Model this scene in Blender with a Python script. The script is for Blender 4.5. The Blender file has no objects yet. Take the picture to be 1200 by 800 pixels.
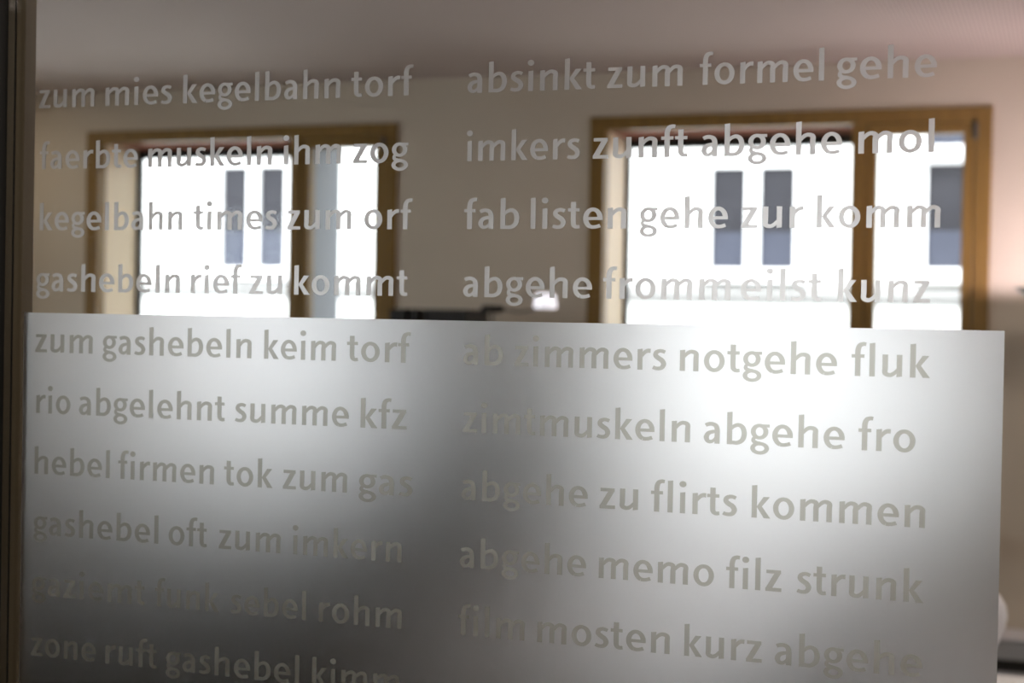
import bpy, bmesh, math, random
from mathutils import Matrix, Vector
from mathutils.geometry import delaunay_2d_cdt

C = bpy.context.scene.collection
S = bpy.context.scene
R = math.radians
EYE = 1.5
F_PX = 1800.0                      # focal length in pixels of the 1200 px wide frame
CAM_D = 1.2667                     # camera to glass, metres
YAW, PITCH, ROLL = 19.869, -0.820, 1.044

# ------------------------------------------------------------ camera
cd = bpy.data.cameras.new('camera')
cd.sensor_width = 36.0
cd.lens = F_PX * 36.0 / 1200.0
cd.clip_start = 0.01
cd.dof.use_dof = True
cd.dof.focus_distance = 1.33
cd.dof.aperture_fstop = 6.0
cam = bpy.data.objects.new('camera', cd)
C.objects.link(cam)
cam.matrix_world = (Matrix.Translation((0, -CAM_D, EYE)) @ Matrix.Rotation(R(YAW), 4, 'Z')
                    @ Matrix.Rotation(R(90 + PITCH), 4, 'X') @ Matrix.Rotation(R(ROLL), 4, 'Z'))
S.camera = cam

# ------------------------------------------------------------ world, sun, exposure
W = bpy.data.worlds.new('sky')
S.world = W
W.use_nodes = True
bg = W.node_tree.nodes['Background']
bg.inputs[0].default_value = (0.92, 0.955, 1.0, 1)
bg.inputs[1].default_value = 5.5
sd = bpy.data.lights.new('sun', 'SUN')
sd.energy = 3.0
sd.angle = R(3)
sd.color = (1.0, 0.97, 0.93)
sun = bpy.data.objects.new('sun', sd)
C.objects.link(sun)
sun.rotation_euler = (R(48), 0, R(-25))      # high behind the photographer's building, onto the facade across
S.view_settings.view_transform = 'Standard'
S.view_settings.look = 'None'
S.view_settings.gamma = 1
S.view_settings.use_curve_mapping = False
S.view_settings.exposure = 0.0
S.cycles.use_adaptive_sampling = False
S.cycles.max_bounces = 12
S.cycles.diffuse_bounces = 6
S.cycles.transmission_bounces = 10
S.cycles.transparent_max_bounces = 16
S.cycles.sample_clamp_indirect = 8.0

WY = 5.2          # room face of the window wall
WT = 0.40         # its thickness
ROOM_X0, ROOM_X1 = -5.25, 3.0
CEIL = EYE + 1.088
COR_Y = -2.7      # back of the corridor

def fill_area(name, loc, sx, sy, watts, col):
    l = bpy.data.lights.new(name, 'AREA')
    l.shape = 'RECTANGLE'
    l.size, l.size_y = sx, sy
    l.energy = watts
    l.color = col
    o = bpy.data.objects.new(name, l)
    C.objects.link(o)
    o.location = loc
    return o
fill_area('room_fill', (0.9, 2.9, 2.55), 1.2, 0.6, 32, (1.0, 0.87, 0.78))  # added fill light without a fitting, out of view, lifts the room
fill_area('left_wall_fill', (-4.95, 4.55, 2.56), 0.3, 0.2, 2.4, (1.0, 0.86, 0.66))  # unseen fill, added to brighten the left end of the window wall
fill_area('corridor_fill', (0.2, -1.9, 2.55), 1.0, 0.3, 26, (1.0, 0.90, 0.76))  # unseen fill, added to light the post and film from the corridor

# ------------------------------------------------------------ materials
def mat(name):
    m = bpy.data.materials.new(name)
    m.use_nodes = True
    nt = m.node_tree
    return m, nt, nt.nodes['Principled BSDF'], nt.nodes['Material Output']

def plain(name, col, rough=0.5, metal=0.0, spec=0.4, bump=0.0, bscale=200.0, vary=0.0, vscale=4.0, stretch=(1, 1, 1)):
    m, nt, b, o = mat(name)
    b.inputs['Base Color'].default_value = (*col, 1)
    b.inputs['Roughness'].default_value = rough
    b.inputs['Metallic'].default_value = metal
    b.inputs['Specular IOR Level'].default_value = spec
    tc = nt.nodes.new('ShaderNodeTexCoord')
    mp = nt.nodes.new('ShaderNodeMapping')
    mp.inputs['Scale'].default_value = stretch
    nt.links.new(tc.outputs['Object'], mp.inputs[0])
    if vary:
        n = nt.nodes.new('ShaderNodeTexNoise')
        n.inputs['Scale'].default_value = vscale
        n.inputs['Detail'].default_value = 5
        nt.links.new(mp.outputs[0], n.inputs['Vector'])
        r = nt.nodes.new('ShaderNodeMix')
        r.data_type = 'RGBA'
        r.inputs[6].default_value = (*[c * (1 - vary) for c in col], 1)
        r.inputs[7].default_value = (*[min(1, c * (1 + vary)) for c in col], 1)
        nt.links.new(n.outputs[0], r.inputs[0])
        nt.links.new(r.outputs[2], b.inputs['Base Color'])
    if bump:
        n = nt.nodes.new('ShaderNodeTexNoise')
        n.inputs['Scale'].default_value = bscale
        nt.links.new(mp.outputs[0], n.inputs['Vector'])
        bp = nt.nodes.new('ShaderNodeBump')
        bp.inputs['Strength'].default_value = bump
        bp.inputs['Distance'].default_value = 0.002
        nt.links.new(n.outputs[0], bp.inputs['Height'])
        nt.links.new(bp.outputs[0], b.inputs['Normal'])
    return m

def glow(name, col, strength):
    m, nt, b, o = mat(name)
    b.inputs['Base Color'].default_value = (*col, 1)
    b.inputs['Emission Color'].default_value = (*col, 1)
    b.inputs['Emission Strength'].default_value = strength
    return m

def pane_glass(name, tint=(1, 1, 1), gloss=0.8):
    m, nt, b, o = mat(name)
    nt.nodes.remove(b)
    tr = nt.nodes.new('ShaderNodeBsdfTransparent')
    tr.inputs[0].default_value = (*tint, 1)
    gl = nt.nodes.new('ShaderNodeBsdfGlossy')
    gl.inputs['Roughness'].default_value = 0.0
    fr = nt.nodes.new('ShaderNodeFresnel')
    fr.inputs[0].default_value = 1.45
    mu = nt.nodes.new('ShaderNodeMath')
    mu.operation = 'MULTIPLY'
    mu.inputs[1].default_value = gloss
    mx = nt.nodes.new('ShaderNodeMixShader')
    nt.links.new(fr.outputs[0], mu.inputs[0])
    nt.links.new(mu.outputs[0], mx.inputs[0])
    nt.links.new(tr.outputs[0], mx.inputs[1])
    nt.links.new(gl.outputs[0], mx.inputs[2])
    nt.links.new(mx.outputs[0], o.inputs[0])
    return m

def etch(name, rough, ior, tint, white, white_col, through=0.0, dist='GGX'):
    """frosted adhesive film: a rough refracting face with some white pigment; the face towards the pane is smooth"""
    m, nt, b, o = mat(name)
    nt.nodes.remove(b)
    rf = nt.nodes.new('ShaderNodeBsdfRefraction')
    rf.distribution = dist
    rf.inputs['Color'].default_value = (*tint, 1)
    rf.inputs['Roughness'].default_value = rough
    rf.inputs['IOR'].default_value = ior
    if through:
        r2 = nt.nodes.new('ShaderNodeBsdfTranslucent')
        r2.inputs['Color'].default_value = (*tint, 1)
        m2 = nt.nodes.new('ShaderNodeMixShader')
        m2.inputs[0].default_value = through
        nt.links.new(rf.outputs[0], m2.inputs[1])
        nt.links.new(r2.outputs[0], m2.inputs[2])
        src = m2
    else:
        src = rf
    df = nt.nodes.new('ShaderNodeBsdfDiffuse')
    df.inputs['Color'].default_value = (*white_col, 1)
    mx = nt.nodes.new('ShaderNodeMixShader')
    mx.inputs[0].default_value = white
    nt.links.new(src.outputs[0], mx.inputs[1])
    nt.links.new(df.outputs[0], mx.inputs[2])
    nt.links.new(mx.outputs[0], o.inputs[0])
    return m

def wood(name, c0, c1, rough=0.45, grain=(22, 22, 1.4), spec=0.3):
    m, nt, b, o = mat(name)
    b.inputs['Roughness'].default_value = rough
    b.inputs['Specular IOR Level'].default_value = spec
    tc = nt.nodes.new('ShaderNodeTexCoord')
    mp = nt.nodes.new('ShaderNodeMapping')
    mp.inputs['Scale'].default_value = grain
    n = nt.nodes.new('ShaderNodeTexNoise')
    n.inputs['Scale'].default_value = 2.0
    n.inputs['Detail'].default_value = 6
    n.inputs['Distortion'].default_value = 0.4
    cr = nt.nodes.new('ShaderNodeValToRGB')
    cr.color_ramp.elements[0].color = (*c0, 1)
    cr.color_ramp.elements[0].position = 0.3
    cr.color_ramp.elements[1].color = (*c1, 1)
    cr.color_ramp.elements[1].position = 0.7
    nt.links.new(tc.outputs['Object'], mp.inputs[0])
    nt.links.new(mp.outputs[0], n.inputs['Vector'])
    nt.links.new(n.outputs[0], cr.inputs[0])
    nt.links.new(cr.outputs[0], b.inputs['Base Color'])
    return m

M = {}
M['wall'] = plain('wall_plaster', (0.62, 0.545, 0.44), 0.9, spec=0.1, bump=0.25, bscale=140, vary=0.03)
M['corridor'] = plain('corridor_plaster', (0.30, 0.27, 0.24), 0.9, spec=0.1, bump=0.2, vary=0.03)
M['floor'] = plain('dark_carpet', (0.030, 0.028, 0.022), 0.95, spec=0.1, bump=0.6, bscale=500, vary=0.25, vscale=60)
M['wood'] = wood('oak_frame', (0.20, 0.113, 0.026), (0.265, 0.153, 0.036))
M['lining'] = wood('oak_lining', (0.82, 0.66, 0.45), (0.90, 0.75, 0.54), grain=(30, 30, 1.2))
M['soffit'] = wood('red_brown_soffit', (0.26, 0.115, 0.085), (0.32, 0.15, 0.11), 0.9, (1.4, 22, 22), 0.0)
M['post'] = wood('dark_wood_post', (0.15, 0.120, 0.075), (0.21, 0.170, 0.110))
M['black'] = plain('black_rubber', (0.010, 0.010, 0.010), 0.6, vary=0.1)
M['blind'] = plain('blind_cassette_black', (0.012, 0.011, 0.010), 0.5, vary=0.1)
M['clad'] = plain('grey_blue_metal_cladding', (0.13, 0.140, 0.160), 0.45, metal=0.0, vary=0.05, vscale=2)
M['steel'] = plain('grey_steel', (0.16, 0.15, 0.14), 0.35, metal=0.8, vary=0.08, vscale=30)
M['glass'] = pane_glass('clear_pane')
M['winglass'] = pane_glass('window_pane', (0.97, 0.985, 0.98), 0.7)
M['film'] = etch('frosted_film', 0.555, 1.3, (0.96, 0.955, 0.97), 0.04, (0.80, 0.79, 0.74), 0.0, 'BECKMANN')
M['letters'] = etch('lettering_film', 0.62, 1.3, (0.68, 0.655, 0.66), 0.22, (0.76, 0.75, 0.72), 0.12)
M['cut_letters'] = etch('cut_lettering', 0.62, 1.3, (0.50, 0.485, 0.455), 0.20, (0.70, 0.69, 0.64), 0.12)
M['film_backing'] = etch('frosted_film_backing', 0.0, 1.3, (0.54, 0.533, 0.538), 0.0, (0.8, 0.8, 0.8))
M['backing'] = etch('film_backing', 0.0, 1.3, (1, 1, 1), 0.0, (0.8, 0.8, 0.8))
M['facade'] = plain('white_render', (0.82, 0.82, 0.80), 0.9, spec=0.1, bump=0.3, bscale=60, vary=0.02)
M['ffr'] = plain('white_window_paint', (0.84, 0.84, 0.84), 0.5, vary=0.02)
M['course'] = plain('shaded_stone_course', (0.31, 0.305, 0.30), 0.9, spec=0.1, vary=0.08, vscale=6)  # stone grey darkened in its base colour to stand in for overhang shade
M['fdark'] = plain('dark_room_pane', (0.030, 0.030, 0.036), 0.3, spec=0.15, vary=0.35, vscale=2.2)
M['fcurt'] = plain('net_curtain_pane', (0.055, 0.060, 0.082), 0.4, spec=0.15, vary=0.2, vscale=5, stretch=(4, 1, 1))
M['asphalt'] = plain('street_asphalt', (0.12, 0.12, 0.12), 0.9, bump=0.5, vary=0.2)
M['white'] = plain('white_plastic', (0.80, 0.80, 0.85), 0.35, vary=0.02)
M['grey'] = plain('light_grey_plastic', (0.45, 0.45, 0.46), 0.45, vary=0.03)
M['darkg'] = plain('dark_grey_metal', (0.055, 0.055, 0.052), 0.5, vary=0.1)
M['binder'] = plain('black_card', (0.012, 0.012, 0.012), 0.6, vary=0.15, vscale=20)
M['desk'] = plain('white_laminate', (0.86, 0.86, 0.855), 0.18, vary=0.02)
M['green'] = plain('dark_green_enamel', (0.055, 0.070, 0.045), 0.35, vary=0.08)
M['opal'] = glow('lit_opal_shade', (0.95, 0.93, 1.0), 0.9)
M['bulb'] = glow('lit_bulb', (1.0, 0.62, 0.42), 6.0)
M['paper'] = plain('white_paper', (0.8, 0.8, 0.79), 0.8, vary=0.02)

def ceiling_mat():
    m, nt, b, o = mat('ribbed_acoustic_ceiling')
    b.inputs['Roughness'].default_value = 0.9
    b.inputs['Specular IOR Level'].default_value = 0.1
    tc = nt.nodes.new('ShaderNodeTexCoord')
    w = nt.nodes.new('ShaderNodeTexWave')
    w.wave_type = 'BANDS'
    w.bands_direction = 'X'
    w.inputs['Scale'].default_value = 20.0 / 1.0
    w.inputs['Distortion'].default_value = 0
    cr = nt.nodes.new('ShaderNodeValToRGB')
    cr.color_ramp.elements[0].color = (0.37, 0.31, 0.27, 1)
    cr.color_ramp.elements[0].position = 0.05
    cr.color_ramp.elements[1].color = (0.56, 0.475, 0.425, 1)
    cr.color_ramp.elements[1].position = 0.45
    nt.links.new(tc.outputs['Object'], w.inputs['Vector'])
    nt.links.new(w.outputs['Fac'], cr.inputs[0])
    nt.links.new(cr.outputs[0], b.inputs['Base Color'])
    return m
M['ceiling'] = ceiling_mat()

# ------------------------------------------------------------ helpers
def add_box(bm, x0, x1, y0, y1, z0, z1, bevel=0.0, mi=0):
    t = bmesh.new()
    bmesh.ops.create_cube(t, size=1.0)
    for v in t.verts:
        v.co = Vector(((x0 + x1) / 2 + v.co.x * (x1 - x0), (y0 + y1) / 2 + v.co.y * (y1 - y0), (z0 + z1) / 2 + v.co.z * (z1 - z0)))
    if bevel:
        bmesh.ops.bevel(t, geom=t.edges[:], offset=bevel, segments=3, affect='EDGES', profile=0.5)
    merge(bm, t, mi)

def merge(bm, t, mi=0):
    vm = {v: bm.verts.new(v.co) for v in t.verts}
    for f in t.faces:
        try:
            g = bm.faces.new([vm[v] for v in f.verts])
            g.material_index = mi
            g.smooth = f.smooth
        except ValueError:
            pass
    t.free()

def box(*a, **k):
    bm = bmesh.new()
    add_box(bm, *a, **k)
    return bm

def add_lathe(bm, prof, c=(0, 0, 0), n=40, axis='Z'):
    rings = []
    for r, z in prof:
        ring = []
        for i in range(n):
            a = 2 * math.pi * i / n
            p = Vector((r * math.cos(a), r * math.sin(a), z))
            if axis == 'X':
                p = Vector((p.z, p.x, p.y))
            if axis == 'Y':
                p = Vector((p.x, p.z, p.y))
            ring.append(bm.verts.new(p + Vector(c)))
        rings.append(ring)
    for a, b in zip(rings, rings[1:]):
        for i in range(n):
            f = bm.faces.new((a[i], a[(i + 1) % n], b[(i + 1) % n], b[i]))
            f.smooth = True
    if prof[0][0] > 1e-6:
        bm.faces.new(list(reversed(rings[0])))
    if prof[-1][0] > 1e-6:
        bm.faces.new(rings[-1])

def add_tube(bm, pts, r, n=14):
    pts = [Vector(p) for p in pts]
    rings = []
    for i, p in enumerate(pts):
        d = (pts[min(i + 1, len(pts) - 1)] - pts[max(i - 1, 0)]).normalized()
        u = d.orthogonal().normalized() if i == 0 else (u - d * u.dot(d)).normalized()
        v = d.cross(u)
        rings.append([bm.verts.new(p + r * (math.cos(2 * math.pi * k / n) * u + math.sin(2 * math.pi * k / n) * v)) for k in range(n)])
    for a, b in zip(rings, rings[1:]):
        for i in range(n):
            f = bm.faces.new((a[i], a[(i + 1) % n], b[(i + 1) % n], b[i]))
            f.smooth = True
    bm.faces.new(list(reversed(rings[0])))
    bm.faces.new(rings[-1])

def obj(name, bm, m, parent=None, loc=None):
    bmesh.ops.remove_doubles(bm, verts=bm.verts[:], dist=1e-7)
    bmesh.ops.recalc_face_normals(bm, faces=bm.faces[:])
    me = bpy.data.meshes.new(name)
    bm.to_mesh(me)
    bm.free()
    for k in (m if isinstance(m, (list, tuple)) else [m]):
        me.materials.append(k)
    o = bpy.data.objects.new(name, me)
    C.objects.link(o)
    if parent:
        o.parent = parent
    if loc:
        o.location = loc
    return o

def struct(name, bm, m):
    o = obj(name, bm, m)
    o['kind'] = 'structure'
    return o

def thing(name, label, cat, loc=(0, 0, 0), group=None, kind=None):
    o = bpy.data.objects.new(name, None)
    C.objects.link(o)
    o.location = loc
    o.empty_display_size = 0.1
    if label:
        o['label'] = label
    if cat:
        o['category'] = cat
    if group:
        o['group'] = group
    if kind:
        o['kind'] = kind
    return o

def tag(o, label, cat, group=None):
    o['label'] = label
    o['category'] = cat
    if group:
        o['group'] = group
    return o

def holed(bm, xs, zs, y0, y1, holes):
    """a wall slab between y0 and y1 on the grid xs, zs with the cells in holes left open"""
    nx, nz = len(xs), len(zs)
    vf = [[bm.verts.new((x, y0, z)) for z in zs] for x in xs]
    vb = [[bm.verts.new((x, y1, z)) for z in zs] for x in xs]
    solid = lambda i, j: 0 <= i < nx - 1 and 0 <= j < nz - 1 and (i, j) not in holes
    for i in range(nx - 1):
        for j in range(nz - 1):
            if not solid(i, j):
                continue
            bm.faces.new((vf[i][j], vf[i + 1][j], vf[i + 1][j + 1], vf[i][j + 1]))
            bm.faces.new((vb[i][j], vb[i][j + 1], vb[i + 1][j + 1], vb[i + 1][j]))
            for (di, dj, a, b) in ((-1, 0, (i, j), (i, j + 1)), (1, 0, (i + 1, j), (i + 1, j + 1)), (0, -1, (i, j), (i + 1, j)), (0, 1, (i, j + 1), (i + 1, j + 1))):
                if not solid(i + di, j + dj):
                    bm.faces.new((vf[a[0]][a[1]], vf[b[0]][b[1]], vb[b[0]][b[1]], vb[a[0]][a[1]]))

# ------------------------------------------------------------ the room and the corridor
WIN = [(-4.597, -2.912), (-1.988, -0.300)]        # outer edges of the two window frames
WZ0, WZ1 = EYE - 0.82, EYE + 0.892
FRL, FRT = 0.070, 0.058                           # frame widths: left, top

bm = bmesh.new()
xs = [ROOM_X0 - 0.2] + [v for a, b in WIN for v in (a + 0.03, b - 0.03)] + [ROOM_X1 + 0.2]
holed(bm, xs, [-0.2, WZ0 + 0.03, WZ1 - 0.03, CEIL + 0.25], WY, WY + WT, {(1, 1), (3, 1)})
struct('wall_back', bm, M['wall'])
bm = bmesh.new()
holed(bm, [COR_Y, 1.6, 4.4, WY], [0, 0.8, 2.3, CEIL], ROOM_X0 - 0.2, ROOM_X0, {(1, 1)})
for v_ in bm.verts:
    v_.co = Vector((v_.co.y, v_.co.x, v_.co.z))
struct('wall_left', bm, M['wall'])
bm = bmesh.new()
for a in (1.6, 2.965, 4.33):
    add_box(bm, ROOM_X0 - 0.12, ROOM_X0 - 0.05, a, a + 0.07, 0.8, 2.3, bevel=0.003)
for a in (0.8, 2.23):
    add_box(bm, ROOM_X0 - 0.115, ROOM_X0 - 0.055, 1.67, 4.33, a, a + 0.07, bevel=0.003)
w3 = thing('window_3', None, None, (0, 0, 0), kind='structure')  # unseen window, added to bring extra daylight in from the left
obj('frame', bm, M['wood'], w3)
for a, b in ((1.67, 2.965), (3.035, 4.33)):
    obj('pane', box(ROOM_X0 - 0.09, ROOM_X0 - 0.082, a, b, 0.87, 2.23), M['winglass'], w3)
struct('wall_right', box(ROOM_X1, ROOM_X1 + 0.2, COR_Y, WY, 0, CEIL), M['wall'])
struct('floor', box(ROOM_X0 - 0.2, ROOM_X1 + 0.2, COR_Y - 0.2, WY, -0.2, 0), M['floor'])
struct('ceiling', box(ROOM_X0 - 0.2, ROOM_X1 + 0.2, COR_Y - 0.2, WY, CEIL, CEIL + 0.25), M['ceiling'])
struct('wall_corridor', box(ROOM_X0, ROOM_X1, COR_Y - 0.2, COR_Y, 0, CEIL), M['corridor'])
struct('baseboard_back', box(ROOM_X0, ROOM_X1, WY - 0.015, WY, 0, 0.08, bevel=0.003), M['darkg'])

# partition between corridor and room: plaster left and right of the glass, wooden post, black seal
GX0, GX1, GZ0, GZ1 = -0.9955, 0.62, 0.06, 2.46
bm = bmesh.new()
holed(bm, [ROOM_X0, GX0 - 0.075, GX1 + 0.03, ROOM_X1], [0, GZ0 - 0.02, GZ1 + 0.02, CEIL], -0.03, 0.07, {(1, 1)})
struct('wall_front', bm, [M['corridor']])
bm = box(GX0, -0.9850, 0.012, 0.031, GZ0, GZ1, bevel=0.0015)
struct('trim_1', bm, M['post'])
bm = box(GX0 - 0.075, GX0 - 0.0006, -0.028, 0.031, GZ0 - 0.02, GZ1 + 0.02, bevel=0.002)
struct('trim_2', bm, M['black'])
bm = box(GX1 + 0.0006, GX1 + 0.03, -0.028, 0.031, GZ0 - 0.02, GZ1 + 0.02, bevel=0.002)
struct('trim_3', bm, M['post'])

# ------------------------------------------------------------ windows
def window(idx, X0, X1):
    w = thing('window_%d' % idx, None, None, (X0, WY, WZ0), kind='structure')
    L = X1 - X0
    H = WZ1 - WZ0
    mx0, mx1 = 1.133, 1.235          # front of the mullion between fixed pane and casement
    fy = -0.012                      # frame stands a little proud of the wall
    bm = bmesh.new()
    add_box(bm, 0, FRL, fy, 0.06, 0, H, bevel=0.003)
    add_box(bm, L - 0.064, L, fy, 0.06, 0, H, bevel=0.003)
    add_box(bm, FRL, L - 0.064, fy, 0.06, H - FRT, H, bevel=0.003)
    add_box(bm, FRL, L - 0.064, fy, 0.06, 0, 0.06, bevel=0.003)
    add_box(bm, mx0, mx0 + 0.058, fy, 0.06, 0.06, H - FRT, bevel=0.003)
    obj('frame', bm, M['wood'], w)
    # deep oak box around the fixed pane
    d = 0.37
    bm = bmesh.new()
    add_box(bm, 0.032, FRL, 0.06, d, 0.06, H - FRT)
    add_box(bm, 0.032, mx0 + 0.03, 0.06, d, 0.032, 0.06)
    obj('box_soffit', box(0.032, mx0 + 0.03, 0.06, d, H - FRT, H - 0.032), M['soffit'], w)
    obj('box_lining', bm, M['lining'], w)
    bm = box(mx0, mx0 + 0.030, 0.06, d, 0.06, H - FRT)
    obj('divider_lining', bm, M['wood'], w)
    # metal box outside the casement
    bm = bmesh.new()
    add_box(bm, mx0 + 0.030, mx0 + 0.062, 0.061, 0.40, 0.06, H - FRT)
    add_box(bm, L - 0.064, L - 0.032, 0.061, 0.40, 0.06, H - FRT)
    add_box(bm, mx0 + 0.062, L - 0.064, 0.061, 0.40, H - FRT, H - 0.032)
    add_box(bm, mx0 + 0.062, L - 0.064, 0.061, 0.40, 0.032, 0.06)
    obj('outer_cladding', bm, M['clad'], w)
    # gasket, blind and fixed pane at the outer end of the box
    bm = bmesh.new()
    g = 0.016
    add_box(bm, FRL, FRL + g, d - 0.04, d, 0.06, H - FRT)
    add_box(bm, mx0 - g, mx0, d - 0.04, d, 0.06, H - FRT)
    add_box(bm, FRL, mx0, d - 0.04, d, 0.06, 0.06 + g)
    obj('gasket', bm, M['black'], w)
    bm = box(FRL + g, mx0 - g, d - 0.045, d, H - FRT - 0.043, H - FRT, bevel=0.004)
    obj('blind_cassette', bm, M['blind'], w)
    bm = box(FRL + g, mx0 - g, d - 0.030, d - 0.022, 0.06 + g, H - FRT - 0.043)
    obj('fixed_pane', bm, M['winglass'], w)
    # casement sash in the front plane
    sx0, sx1, sz0, sz1 = mx0 + 0.060, L - 0.067, 0.062, H - FRT - 0.002
    st = 0.045
    bm = bmesh.new()
    add_box(bm, sx0, sx0 + st - 0.003, -0.004, 0.055, sz0, sz1, bevel=0.003)
    add_box(bm, sx1 - st, sx1, -0.004, 0.055, sz0, sz1, bevel=0.003)
    add_box(bm, sx0 + st - 0.003, sx1 - st, -0.004, 0.055, sz1 - st, sz1, bevel=0.003)
    add_box(bm, sx0 + st - 0.003, sx1 - st, -0.004, 0.055, sz0, sz0 + st + 0.01, bevel=0.003)
    s = obj('casement_sash', bm, M['wood'], w)
    bm = box(sx0 + st - 0.003, sx1 - st, 0.024, 0.032, sz0 + st + 0.01, sz1 - st)
    obj('pane', bm, M['winglass'], s)
    for hz in (sz1 - 0.075, sz0 + 0.03):
        bm = bmesh.new()
        add_lathe(bm, [(0.0, 0), (0.009, 0.002), (0.010, 0.008), (0.010, 0.062), (0.009, 0.068), (0.0, 0.070)], (sx1 + 0.003, -0.018, hz), n=18)
        obj('hinge', bm, M['steel'], s)
    bm = bmesh.new()
    add_box(bm, sx0 + 0.012, sx0 + 0.032, -0.012, -0.004, 0.62, 0.70, bevel=0.004)
    add_tube(bm, [(sx0 + 0.022, -0.008, 0.66), (sx0 + 0.022, -0.045, 0.66), (sx0 + 0.022, -0.050, 0.655), (sx0 + 0.022, -0.050, 0.55)], 0.008)
    obj('handle', bm, M['steel'], s)
    bm = box(-0.03, L + 0.03, -0.10, fy - 0.001, -0.032, -0.002, bevel=0.004)
    obj('sill_board', bm, M['lining'], w)
    return w
for i, (a, b) in enumerate(WIN):
    window(i + 1, a, b)

# ------------------------------------------------------------ the house across the street
FY = 11.0
house = thing('facade_building', 'white rendered house across the street seen through both windows', 'building', (0, FY, -4.0))
Z = lambda h: EYE + h + 4.0        # eye-relative height to house-local height
wins = [(-7.30, -6.655, 0.435, 1.336), (-2.745, -2.075, 0.452, 1.256), (-1.045, -0.375, 0.460, 1.262)]
ups = [(-7.30, -6.655, 1.62, 2.5), (-2.745, -2.075, 1.62, 2.5), (-1.045, -0.375, 1.412, 2.3)]
bm = bmesh.new()
bx = sorted([-16, 10] + [v for w_ in wins for v in w_[:2]])
bz = [0, Z(0.437), Z(1.26), 11]
add_box(bm, -16, 10, 0.12, 0.5, 0, 11)
obj('wall', bm, M['facade'], house)
def fwin(x0, x1, h0, h1, curtain):
    z0, z1 = Z(h0), Z(h1)
    bm = bmesh.new()
    fw, mw = 0.055, 0.125
    xm = (x0 + x1) / 2
    for (a, b, c, d_) in ((x0 - fw, x0, z0 - fw, z1 + fw), (x1, x1 + fw, z0 - fw, z1 + fw), (x0, x1, z1, z1 + fw), (x0, x1, z0 - fw, z0), (xm - mw / 2, xm + mw / 2, z0, z1)):
        add_box(bm, a, b, 0.05, 0.125, c, d_, bevel=0.006)
    f = obj('window', bm, M['ffr'], house)
    for (a, b) in ((x0, xm - mw / 2), (xm + mw / 2, x1)):
        bm = bmesh.new()
        zm = z0 + (z1 - z0) * 0.36
        add_box(bm, a, b, 0.09, 0.10, zm, z1)
        obj('pane', bm, M['fdark'], f)
        bm = bmesh.new()
        add_box(bm, a, b, 0.088, 0.10, z0, zm)
        obj('net_curtain', bm, M['fcurt'], f)
    bm = box(x0 - 0.10, x1 + 0.10, -0.05, 0.119, z0 - fw - 0.07, z0 - fw, bevel=0.01)
    obj('window_sill', bm, M['ffr'], f)
for w_ in wins:
    fwin(*w_, True)
for w_ in ups:
    fwin(*w_, False)
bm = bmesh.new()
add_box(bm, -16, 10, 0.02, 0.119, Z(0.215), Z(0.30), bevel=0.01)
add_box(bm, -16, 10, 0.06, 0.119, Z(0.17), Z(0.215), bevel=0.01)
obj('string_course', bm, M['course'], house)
bm = bmesh.new()
add_box(bm, -16, 10, -0.5, 0.6, 11, 11.3, bevel=0.03)
obj('eaves', bm, M['ffr'], house)
struct('street', box(-30, 30, WY + WT + 0.02, 40, -4.3, -4.0), M['asphalt'])

# ------------------------------------------------------------ furniture seen past the film
def uplighter():
    t = thing('floor_lamp', 'dark green floor uplighter glowing against the wall beside the right window', 'lamp', (0.0, WY - 0.52, 0))
    zr = EYE + 0.150
    bm = bmesh.new()
    add_lathe(bm, [(0.0, 0), (0.14, 0.0), (0.145, 0.008), (0.13, 0.02), (0.03, 0.03), (0.0, 0.032)])
    obj('base', bm, M['green'], t)
    bm = bmesh.new()
    add_tube(bm, [(0, 0, 0.03), (0, 0, zr - 0.065)], 0.012)
    obj('pole', bm, M['green'], t)
    bm = bmesh.new()
    add_lathe(bm, [(0.02, zr - 0.075), (0.08, zr - 0.060), (0.15, zr - 0.030), (0.19, zr), (0.184, zr), (0.145, zr - 0.025), (0.078, zr - 0.054), (0.02, zr - 0.066)], n=56)
    obj('bowl_shade', bm, M['green'], t)
    bm = bmesh.new()
    add_lathe(bm, [(0.0, zr - 0.064), (0.02, zr - 0.060), (0.028, zr - 0.040), (0.02, zr - 0.020), (0.0, zr - 0.012)], n=24)
    obj('bulb', bm, M['bulb'], t)
    ld = bpy.data.lights.new('lamp_light', 'POINT')
    ld.energy = 27
    ld.color = (1.0, 0.82, 0.90)
    ld.shadow_soft_size = 0.03
    lo = bpy.data.objects.new('lamp_light', ld)
    C.objects.link(lo)
    lo.parent = t
    lo.location = (0, 0, zr - 0.004)
uplighter()

def cabinet():
    X0, X1, Y0, Y1, H = -2.80, -2.02, WY - 0.50, WY - 0.06, 1.22
    t = thing('filing_cabinet', 'dark grey cabinet between the two windows behind the frosted film', 'cabinet', (X0, Y0, 0))
    w, d = X1 - X0, Y1 - Y0
    obj('body', box(0, w, 0.02, d, 0.03, H, bevel=0.004), M['darkg'], t)
    obj('plinth', box(0.02, w - 0.02, 0.04, d - 0.02, 0, 0.03), M['black'], t)
    for k in range(4):
        z0 = 0.04 + k * (H - 0.05) / 4
        dr = obj('drawer', box(0.008, w - 0.008, 0, 0.019, z0, z0 + (H - 0.05) / 4 - 0.01, bevel=0.002), M['darkg'], t)
        bm = bmesh.new()
        zc = z0 + 0.2
        add_tube(bm, [(w / 2 - 0.08, 0, zc), (w / 2 - 0.08, -0.025, zc), (w / 2 + 0.08, -0.025, zc), (w / 2 + 0.08, 0, zc)], 0.006)
        obj('handle', bm, M['steel'], dr)
    return H
HC = cabinet()
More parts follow.
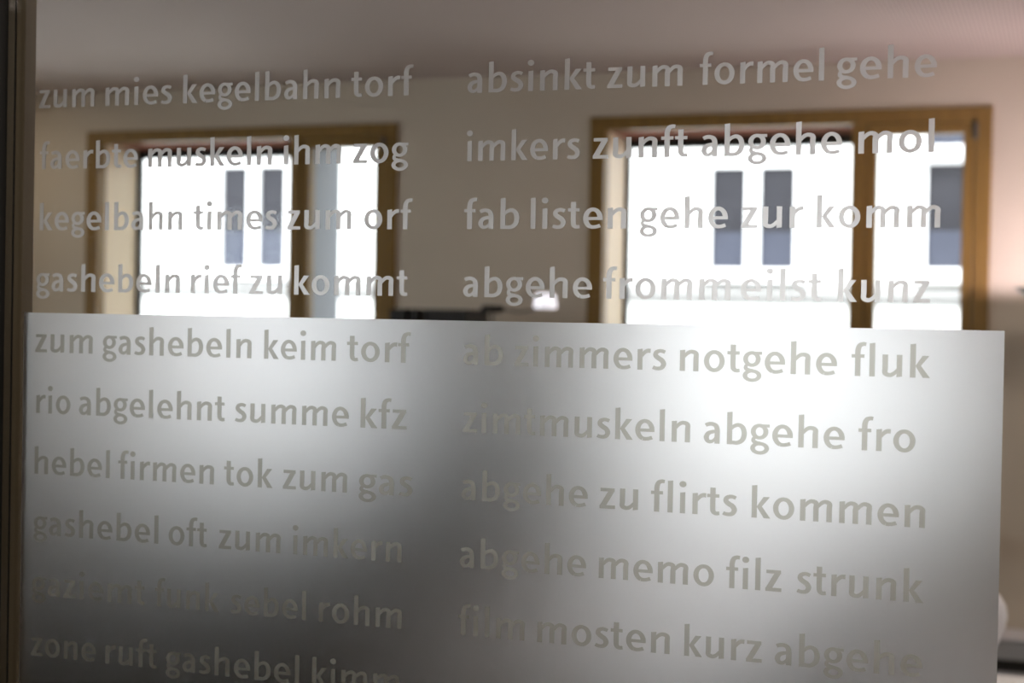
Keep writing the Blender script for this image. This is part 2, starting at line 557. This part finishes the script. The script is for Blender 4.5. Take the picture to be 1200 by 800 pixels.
for (x0, x1, lab) in ((-2.735, -2.665, 'black ring binder at the left end on the dark cabinet'),
                      (-2.640, -2.612, 'thin black binder standing between the two wider black ones'),
                      (-2.575, -2.480, 'black ring binder right of the thin binder, first of a close pair'),
                      (-2.479, -2.385, 'black ring binder at the right end of the row, nearest the desk lamp')):
    t = thing('ring_binder', lab, 'binder', (x0, WY - 0.45, HC), 'black binders on the cabinet')
    w, d, h = x1 - x0, 0.27, EYE + 0.038 - HC
    bm = bmesh.new()
    add_box(bm, 0, 0.003, 0, d, 0, h)
    add_box(bm, w - 0.003, w, 0, d, 0, h)
    add_box(bm, 0.003, w - 0.003, 0, 0.003, 0, h)
    obj('cover', bm, M['binder'], t)
    obj('pages', box(0.004, w - 0.004, 0.02, d - 0.02, 0.004, h - 0.012), M['darkg'], t)

def desk_lamp():
    t = thing('desk_lamp', 'small desk lamp with a glowing white head on the cabinet by the right window', 'lamp', (-2.29, WY - 0.38, HC))
    zj = EYE + 0.043 - HC
    bm = bmesh.new()
    add_lathe(bm, [(0.0, 0), (0.065, 0), (0.067, 0.006), (0.06, 0.016), (0.0, 0.02)], n=32)
    obj('base', bm, M['darkg'], t)
    bm = bmesh.new()
    add_tube(bm, [(0, 0, 0.018), (0, 0, zj)], 0.006)
    obj('stem', bm, M['darkg'], t)
    bm = bmesh.new()
    add_lathe(bm, [(0.0, -0.05), (0.013, -0.048), (0.016, -0.03), (0.016, 0.03), (0.013, 0.048), (0.0, 0.05)], (0, 0, zj), n=20, axis='X')
    obj('joint', bm, M['black'], t)
    bm = bmesh.new()
    add_tube(bm, [(0.04, 0, zj), (0.12, 0, zj - 0.012), (0.19, 0, zj + 0.0)], 0.0045)
    obj('arm', bm, M['darkg'], t)
    bm = bmesh.new()
    add_lathe(bm, [(0.0, 0.068), (0.034, 0.066), (0.042, 0.058), (0.050, 0.006), (0.047, 0.0), (0.0, 0.0)], (0.235, 0, zj + 0.005), n=32)
    obj('lamp_shade', bm, M['opal'], t)
desk_lamp()

def desk(name, lab, X0, X1, Y0, Y1, H):
    t = thing(name, lab, 'desk', (X0, Y0, 0))
    w, d = X1 - X0, Y1 - Y0
    obj('desktop', box(0, w, 0, d, H - 0.028, H, bevel=0.004), M['desk'], t)
    for x in (0.03, w - 0.08):
        for y in (0.03, d - 0.08):
            obj('leg', box(x, x + 0.05, y, y + 0.05, 0, H - 0.028, bevel=0.004), M['white'], t)
    for y in (0.045, d - 0.065):
        obj('rail', box(0.08, w - 0.08, y, y + 0.02, H - 0.10, H - 0.028, bevel=0.002), M['white'], t)
desk('desk', 'white desk at the lower right corner carrying the rounded white vase', -0.34, 1.25, 1.52, 2.36, 0.72)

desk('conference_table', 'long white table reaching under the right window behind the frosted film', -1.42, -0.62, 1.60, 4.85, 0.74)

def sideboard():
    X0, X1, Y0, Y1, H = -4.85, -2.86, WY - 0.62, WY - 0.13, 0.62
    t = thing('sideboard', 'long black low sideboard below the left window behind the frosted film', 'sideboard', (X0, Y0, 0))
    w, d = X1 - X0, Y1 - Y0
    obj('body', box(0, w, 0.02, d, 0.05, H - 0.02, bevel=0.004), M['binder'], t)
    obj('top', box(-0.01, w + 0.01, 0, d, H - 0.02, H, bevel=0.004), M['binder'], t)
    obj('plinth', box(0.03, w - 0.03, 0.05, d - 0.02, 0, 0.05), M['black'], t)
    for k in range(4):
        a = k * w / 4
        dr = obj('door', box(a + 0.004, a + w / 4 - 0.004, 0.002, 0.019, 0.06, H - 0.024, bevel=0.002), M['binder'], t)
        obj('handle', box(a + w / 8 - 0.05, a + w / 8 + 0.05, -0.012, 0.002, H - 0.08, H - 0.07, bevel=0.002), M['steel'], dr)
sideboard()

def convector():
    X0, X1, Y0, Y1 = -0.26, 1.40, WY - 0.235, WY - 0.018
    t = thing('radiator', 'low white convector radiator along the wall right of the frosted film', 'radiator', (X0, Y0, 0))
    w, d = X1 - X0, Y1 - Y0
    obj('casing', box(0, w, 0.010, d, 0.215, 0.292, bevel=0.006), M['grey'], t)
    bm = bmesh.new()
    add_box(bm, -0.004, w + 0.004, 0.0, d, 0.292, 0.302, bevel=0.004)
    obj('top_cover', bm, M['white'], t)
    obj('air_slot', box(0.01, w - 0.01, 0.035, d - 0.01, 0.165, 0.215), M['black'], t)
    obj('base', box(0, w, 0.010, d, 0.0, 0.165, bevel=0.006), M['grey'], t)
convector()

def vase():
    t = thing('vase', 'rounded white vase with a dark spot peeking out past the film edge', 'vase', (-0.168, 2.10, 0.72))
    bm = bmesh.new()
    add_lathe(bm, [(0.0, 0), (0.045, 0), (0.047, 0.006), (0.030, 0.05), (0.030, 0.085), (0.046, 0.120), (0.060, 0.155), (0.064, 0.178), (0.060, 0.200), (0.048, 0.220), (0.034, 0.232), (0.028, 0.238), (0.025, 0.238), (0.030, 0.228), (0.0, 0.20)], n=44)
    obj('body', bm, M['white'], t)
    bm = bmesh.new()
    add_lathe(bm, [(0.0, -0.004), (0.008, -0.002), (0.008, 0.004), (0.0, 0.006)], (0.034, -0.038, 0.206), n=16, axis='Y')
    obj('dark_spot', bm, M['darkg'], t)
vase()

# ------------------------------------------------------------ lettering
ST, TH = 0.215, 0.180
def sm(pts, w0, w1=None, n=5):
    """quads of a smooth stroke through pts; width runs through list w"""
    P = [Vector(p) for p in pts]
    ws = w0 if isinstance(w0, (list, tuple)) else [w0] * len(P)
    Q = [P[0] * 2 - P[1]] + P + [P[-1] * 2 - P[-2]]
    c, wd = [], []
    for i in range(1, len(Q) - 2):
        a, b, e, f = Q[i - 1], Q[i], Q[i + 1], Q[i + 2]
        for k in range(n):
            t = k / n
            c.append(0.5 * ((2 * b) + (e - a) * t + (2 * a - 5 * b + 4 * e - f) * t * t + (3 * b - a - 3 * e + f) * t ** 3))
            wd.append(ws[i - 1] * (1 - t) + ws[i] * t)
    c.append(P[-1])
    wd.append(ws[-1])
    lf, rt = [], []
    for i, p in enumerate(c):
        d = (c[min(i + 1, len(c) - 1)] - c[max(i - 1, 0)]).normalized()
        nrm = Vector((-d.y, d.x))
        lf.append(p + nrm * wd[i] / 2)
        rt.append(p - nrm * wd[i] / 2)
    return [[rt[i], rt[i + 1], lf[i + 1], lf[i]] for i in range(len(c) - 1)]

def ring(cx, cy, rx, ry, wx, wy, a0=0, a1=360, n=28):
    out = []
    full = abs(a1 - a0) >= 360
    for k in range(n):
        q = []
        for j in (k, k + 1):
            if full:
                j %= n
            a = R(a0 + (a1 - a0) * j / n)
            ca, sa = math.cos(a), math.sin(a)
            q.append((Vector((cx + (rx + wx / 2) * ca, cy + (ry + wy / 2) * sa)), Vector((cx + (rx - wx / 2) * ca, cy + (ry - wy / 2) * sa))))
        out.append([q[0][0], q[1][0], q[1][1], q[0][1]])
    return out

def pl(*p):
    return [[Vector(q) for q in p]]

def disc(cx, cy, r, n=18):
    return [[Vector((cx + r * math.cos(2 * math.pi * k / n), cy + r * math.sin(2 * math.pi * k / n))) for k in range(n)]]

def stem(x, h, s=ST):
    return pl((x, 0), (x + s, 0), (x + s, h), (x, h - 0.03))

def arch(x, w):
    """shoulder leaving a stem whose right edge is near x and coming down at x+w"""
    return sm([(x - 0.04, 0.66), (x + 0.10, 0.84), (x + w * 0.48, 0.915), (x + w * 0.80, 0.835), (x + w - ST / 2, 0.60), (x + w - ST / 2, 0.30), (x + w - ST / 2, 0.0)],
              [0.12, 0.165, TH, 0.205, ST, ST, ST])

def rot(g, w):
    return [[Vector((w - p.x, 1.0 - p.y)) for p in q] for q in g]

G = {}
G['l'] = (stem(0, 1.52), ST, .15, .15)
G['i'] = (stem(0, 1.0) + disc(ST / 2, 1.37, 0.145), ST, .15, .15)
G['n'] = (stem(0, 1.0) + arch(ST, 0.56), ST + 0.56, .15, .14)
G['h'] = (stem(0, 1.52) + arch(ST, 0.56), ST + 0.56, .15, .14)
G['m'] = (stem(0, 1.0) + arch(ST, 0.525) + arch(ST + 0.525, 0.525), ST + 1.05, .15, .14)
G['u'] = (rot(stem(0, 1.0) + arch(ST, 0.55), ST + 0.55), ST + 0.55, .14, .15)
G['r'] = (stem(0, 1.0) + sm([(ST - 0.04, 0.64), (ST + 0.08, 0.82), (ST + 0.21, 0.905), (ST + 0.34, 0.905)], [0.12, 0.17, 0.19, 0.20]), ST + 0.34, .15, .02)
G['o'] = (ring(0.43, 0.5, 0.32, 0.425, ST, TH), 0.86, .08, .08)
G['e'] = (ring(0.415, 0.5, 0.305, 0.425, ST, TH, -5, 252, 24) + sm([(0.325, 0.092), (0.44, 0.076), (0.58, 0.095), (0.73, 0.150)], [TH, 0.165, 0.165, 0.17])
          + pl((0.15, 0.415), (0.825, 0.415), (0.825, 0.56), (0.15, 0.56)), 0.825, .08, .07)
G['b'] = (stem(0, 1.52) + sm([(ST - 0.05, 0.70), (ST + 0.07, 0.85), (0.47, 0.915), (0.64, 0.80), (0.705, 0.52), (0.64, 0.24), (0.46, 0.095), (0.27, 0.085), (0.10, 0.115)],
          [0.10, 0.16, TH, 0.205, ST, 0.205, TH, 0.17, 0.17]), 0.815, .15, .08)
G['a'] = (sm([(0.075, 0.845), (0.19, 0.90), (0.34, 0.915), (0.50, 0.83), (0.555, 0.62), (0.555, 0.3), (0.555, 0.0)], [0.165, TH, TH, 0.20, ST, ST, ST])
          + sm([(0.56, 0.565), (0.38, 0.555), (0.19, 0.47), (0.11, 0.285), (0.17, 0.12), (0.30, 0.085), (0.42, 0.16), (0.50, 0.30)], [0.14, 0.16, 0.19, ST, 0.185, 0.16, 0.13, 0.10]),
          0.665, .07, .14)
G['s'] = (sm([(0.53, 0.855), (0.43, 0.90), (0.30, 0.915), (0.155, 0.84), (0.135, 0.69), (0.26, 0.565), (0.40, 0.465), (0.475, 0.30), (0.40, 0.13), (0.25, 0.082), (0.12, 0.095), (0.02, 0.14)],
             [0.16, 0.17, 0.17, 0.19, ST, 0.22, 0.22, ST, 0.19, 0.17, 0.165, 0.16]), 0.585, .07, .06)
G['t'] = (sm([(0.235, 1.29), (0.235, 0.9), (0.235, 0.40), (0.255, 0.19), (0.35, 0.092), (0.51, 0.10)], [ST, ST, ST, 0.21, 0.18, 0.165])
          + pl((0, 0.83), (0.50, 0.83), (0.50, 0.985), (0, 0.985)), 0.52, .02, .05)
G['f'] = (sm([(0.565, 1.445), (0.45, 1.455), (0.31, 1.38), (0.245, 1.16), (0.245, 0.8), (0.245, 0.0)], [0.165, 0.175, 0.20, ST, ST, ST])
          + pl((0, 0.83), (0.50, 0.83), (0.50, 0.985), (0, 0.985)), 0.55, .02, .0)
G['z'] = (pl((0.03, 0.825), (0.63, 0.825), (0.63, 0.985), (0.03, 0.985)) + pl((0, 0), (0.655, 0), (0.655, 0.165), (0, 0.165))
          + pl((0, 0.12), (0.26, 0.12), (0.63, 0.865), (0.375, 0.865)), 0.655, .06, .06)
G['k'] = (stem(0, 1.52) + pl((0.20, 0.515), (0.40, 0.515), (0.73, 0.985), (0.475, 0.985)) + pl((0.20, 0.52), (0.40, 0.56), (0.765, 0.0), (0.50, 0.0)), 0.765, .15, .02)
G['g'] = (ring(0.36, 0.645, 0.255, 0.285, 0.20, 0.16) + pl((0.40, 0.84), (0.765, 0.855), (0.765, 0.99), (0.36, 0.99))
          + sm([(0.22, 0.42), (0.125, 0.32), (0.125, 0.20), (0.24, 0.125), (0.40, 0.105)], [0.12, 0.15, 0.17, 0.17, 0.15])
          + ring(0.375, -0.125, 0.285, 0.215, 0.19, 0.155), 0.77, .07, .02)

def word_quads(word, x0, x1, zb, xh):
    """polygons of one word on the glass: ink from x0 to x1, baseline zb, x-height xh"""
    pen, parts = 0.0, []
    for i, ch in enumerate(word):
        g, w, lb, rb = G[ch]
        if i:
            pen += lb
        parts.append((pen, g))
        pen += w + (rb if i < len(word) - 1 else 0)
    k = (x1 - x0) / pen
    out = []
    for px, g in parts:
        for q in g:
            out.append([Vector((x0 + (px + p.x) * k, zb + p.y * xh)) for p in q])
    return out

LSP, Z1, XH = 0.06, EYE + 0.19934, 0.0179
# word and the x (metres on the glass) of its left and right ink edge, per line and column
LEFT = [
    [('zum', -0.9576, -0.8932), ('mies', -0.8805, -0.806), ('kegelbahn', -0.7938, -0.6287), ('torf', -0.6175, -0.5566)],
    [('faerbte', -0.9556, -0.8429), ('muskeln', -0.8314, -0.6978), ('ihm', -0.6853, -0.6267), ('zog', -0.6146, -0.5596)],
    [('kegelbahn', -0.9547, -0.7927), ('times', -0.7806, -0.6914), ('zum', -0.6807, -0.6153), ('orf', -0.6024, -0.5552)],
    [('gashebeln', -0.9577, -0.7944), ('rief', -0.7823, -0.7281), ('zu', -0.719, -0.6849), ('kommt', -0.6725, -0.5582)],
    [('zum', -0.9577, -0.8911), ('gashebeln', -0.8794, -0.7161), ('keim', -0.7026, -0.6286), ('torf', -0.6173, -0.5546)],
    [('rio', -0.9557, -0.9157), ('abgelehnt', -0.9058, -0.7433), ('summe', -0.7323, -0.6145), ('kfz', -0.6025, -0.5568)],
    [('hebel', -0.9567, -0.8695), ('firmen', -0.8599, -0.7541), ('tok', -0.7431, -0.6915), ('zum', -0.6808, -0.6151), ('gas', -0.6031, -0.5498)],
    [('gashebel', -0.9568, -0.8138), ('oft', -0.8025, -0.7605), ('zum', -0.7476, -0.6824), ('imkern', -0.6691, -0.5596)],
    [('gaziemt', -0.9578, -0.828), ('funk', -0.8166, -0.7465), ('sebel', -0.7337, -0.6547), ('rohm', -0.6416, -0.5584)],
    [('zone', -0.9578, -0.8821), ('ruft', -0.8714, -0.8136), ('gashebel', -0.8032, -0.6607), ('kimm', -0.6475, -0.5598)],
]
RIGHT = [
    [('absinkt', -0.5039, -0.3858), ('zum', -0.3751, -0.3093), ('formel', -0.2947, -0.1912), ('gehe', -0.1809, -0.1023)],
    [('imkers', -0.5028, -0.3984), ('zunft', -0.3869, -0.3037), ('abgehe', -0.292, -0.1755), ('mol', -0.1625, -0.103)],
    [('fab', -0.5049, -0.4527), ('listen', -0.4424, -0.3561), ('gehe', -0.344, -0.2683), ('zur', -0.2568, -0.2053), ('komm', -0.1949, -0.0971)],
    [('abgehe', -0.5046, -0.3853), ('fromm', -0.3753, -0.2649), ('eilst', -0.2563, -0.1895), ('kunz', -0.1764, -0.1037)],
    [('ab', -0.5034, -0.4655), ('zimmers', -0.4551, -0.3185), ('notgehe', -0.3067, -0.1758), ('fluk', -0.1642, -0.1024)],
    [('zimtmuskeln', -0.5023, -0.2967), ('abgehe', -0.285, -0.1684), ('fro', -0.1575, -0.1124)],
    [('abgehe', -0.5028, -0.3856), ('zu', -0.3748, -0.3407), ('flirts', -0.3295, -0.2555), ('kommen', -0.2433, -0.1038)],
    [('abgehe', -0.5032, -0.3859), ('memo', -0.3744, -0.2738), ('filz', -0.2636, -0.2173), ('strunk', -0.2046, -0.1039)],
    [('film', -0.5037, -0.441), ('mosten', -0.4291, -0.3107), ('kurz', -0.2981, -0.2323), ('abgehe', -0.2217, -0.1033)],
]

def ccw(q):
    a = sum(q[i].x * q[(i + 1) % len(q)].y - q[(i + 1) % len(q)].x * q[i].y for i in range(len(q)))
    return q if a > 0 else q[::-1]

def cdt(polys):
    vs, fs = [], []
    for q in polys:
        q = ccw(q)
        fs.append(list(range(len(vs), len(vs) + len(q))))
        vs += [p * 100.0 for p in q]
    v, e, f, ov, oe, of = delaunay_2d_cdt(vs, [], fs, 1, 1e-4, True)
    return [p / 100.0 for p in v], f, of

Y_FRONT, Y_BACK = -0.0007, -0.0002
def sheet(name, v, tris, mats, parent):
    """a thin solid sheet from flat triangles: rough face towards the viewer, smooth face on the pane"""
    used = sorted({i for t in tris for i in t})
    ix = {k: n for n, k in enumerate(used)}
    n = len(used)
    co = [(v[k].x, Y_FRONT, v[k].y) for k in used] + [(v[k].x, Y_BACK, v[k].y) for k in used]
    faces, mi, edges = [], [], {}
    for t in tris:
        a = [ix[k] for k in t]
        p = [v[k] for k in t]
        if (p[1].x - p[0].x) * (p[2].y - p[0].y) - (p[1].y - p[0].y) * (p[2].x - p[0].x) < 0:
            a = a[::-1]
        faces.append(tuple(a))                        # faces -Y
        mi.append(0)
        faces.append(tuple(k + n for k in a[::-1]))
        mi.append(1)
        for i in range(3):
            edges[(a[i], a[(i + 1) % 3])] = True
    for (a, b) in edges:
        if (b, a) not in edges:
            faces.append((b, a, a + n, b + n))
            mi.append(0)
    me = bpy.data.meshes.new(name)
    me.from_pydata(co, [], faces)
    for m in mats:
        me.materials.append(m)
    me.polygons.foreach_set('material_index', mi)
    me.update()
    o = bpy.data.objects.new(name, me)
    C.objects.link(o)
    o.parent = parent
    return o

panel = thing('glass_panel', 'clear glass partition pane with rows of small frosted words and a frosted lower half', 'glass panel', (0, 0, 0))
obj('pane', box(GX0, GX1, 0.0, 0.010, GZ0, GZ1), M['glass'], panel)

FX0, FX1, FZ0, FZ1 = -0.9716, -0.0463, 0.30, EYE - 0.0018
lines = []
for col in (LEFT, RIGHT):
    for n, ln in enumerate(col):
        zb = Z1 - LSP * n
        polys = []
        for word, a, b in ln:
            polys += word_quads(word, a, b, zb, XH)
        lines.append((n, polys, ' '.join(w for w, a, b in ln)))
film_polys = []
owner = []
for k, (n, polys, txt) in enumerate(lines):
    if n < 4:
        v, f, of = cdt(polys)
        o = sheet('text_line', v, [t for t, src in zip(f, of) if len(src)], (M['letters'], M['backing']), panel)
        o['label'] = 'frosted word row reading ' + txt
    else:
        film_polys += polys
        owner += [k] * len(polys)
rect = [Vector(p) for p in ((FX0, FZ0), (FX1, FZ0), (FX1, FZ1), (FX0, FZ1))]
v, f, of = cdt([rect] + film_polys)
film, rows = [], {}
for t, src in zip(f, of):
    ids = [s for s in src if s > 0]
    if ids:
        rows.setdefault(owner[ids[0] - 1], []).append(t)
    else:
        film.append(t)
o = sheet('frosted_film', v, film, (M['film'], M['film_backing']), panel)
o['label'] = 'large frosted film sheet on the lower half of the pane'
for k, tr in sorted(rows.items()):
    o = sheet('text_line', v, tr, (M['cut_letters'], M['backing']), panel)
    o['label'] = 'grey word row in the frosted film reading ' + lines[k][2]
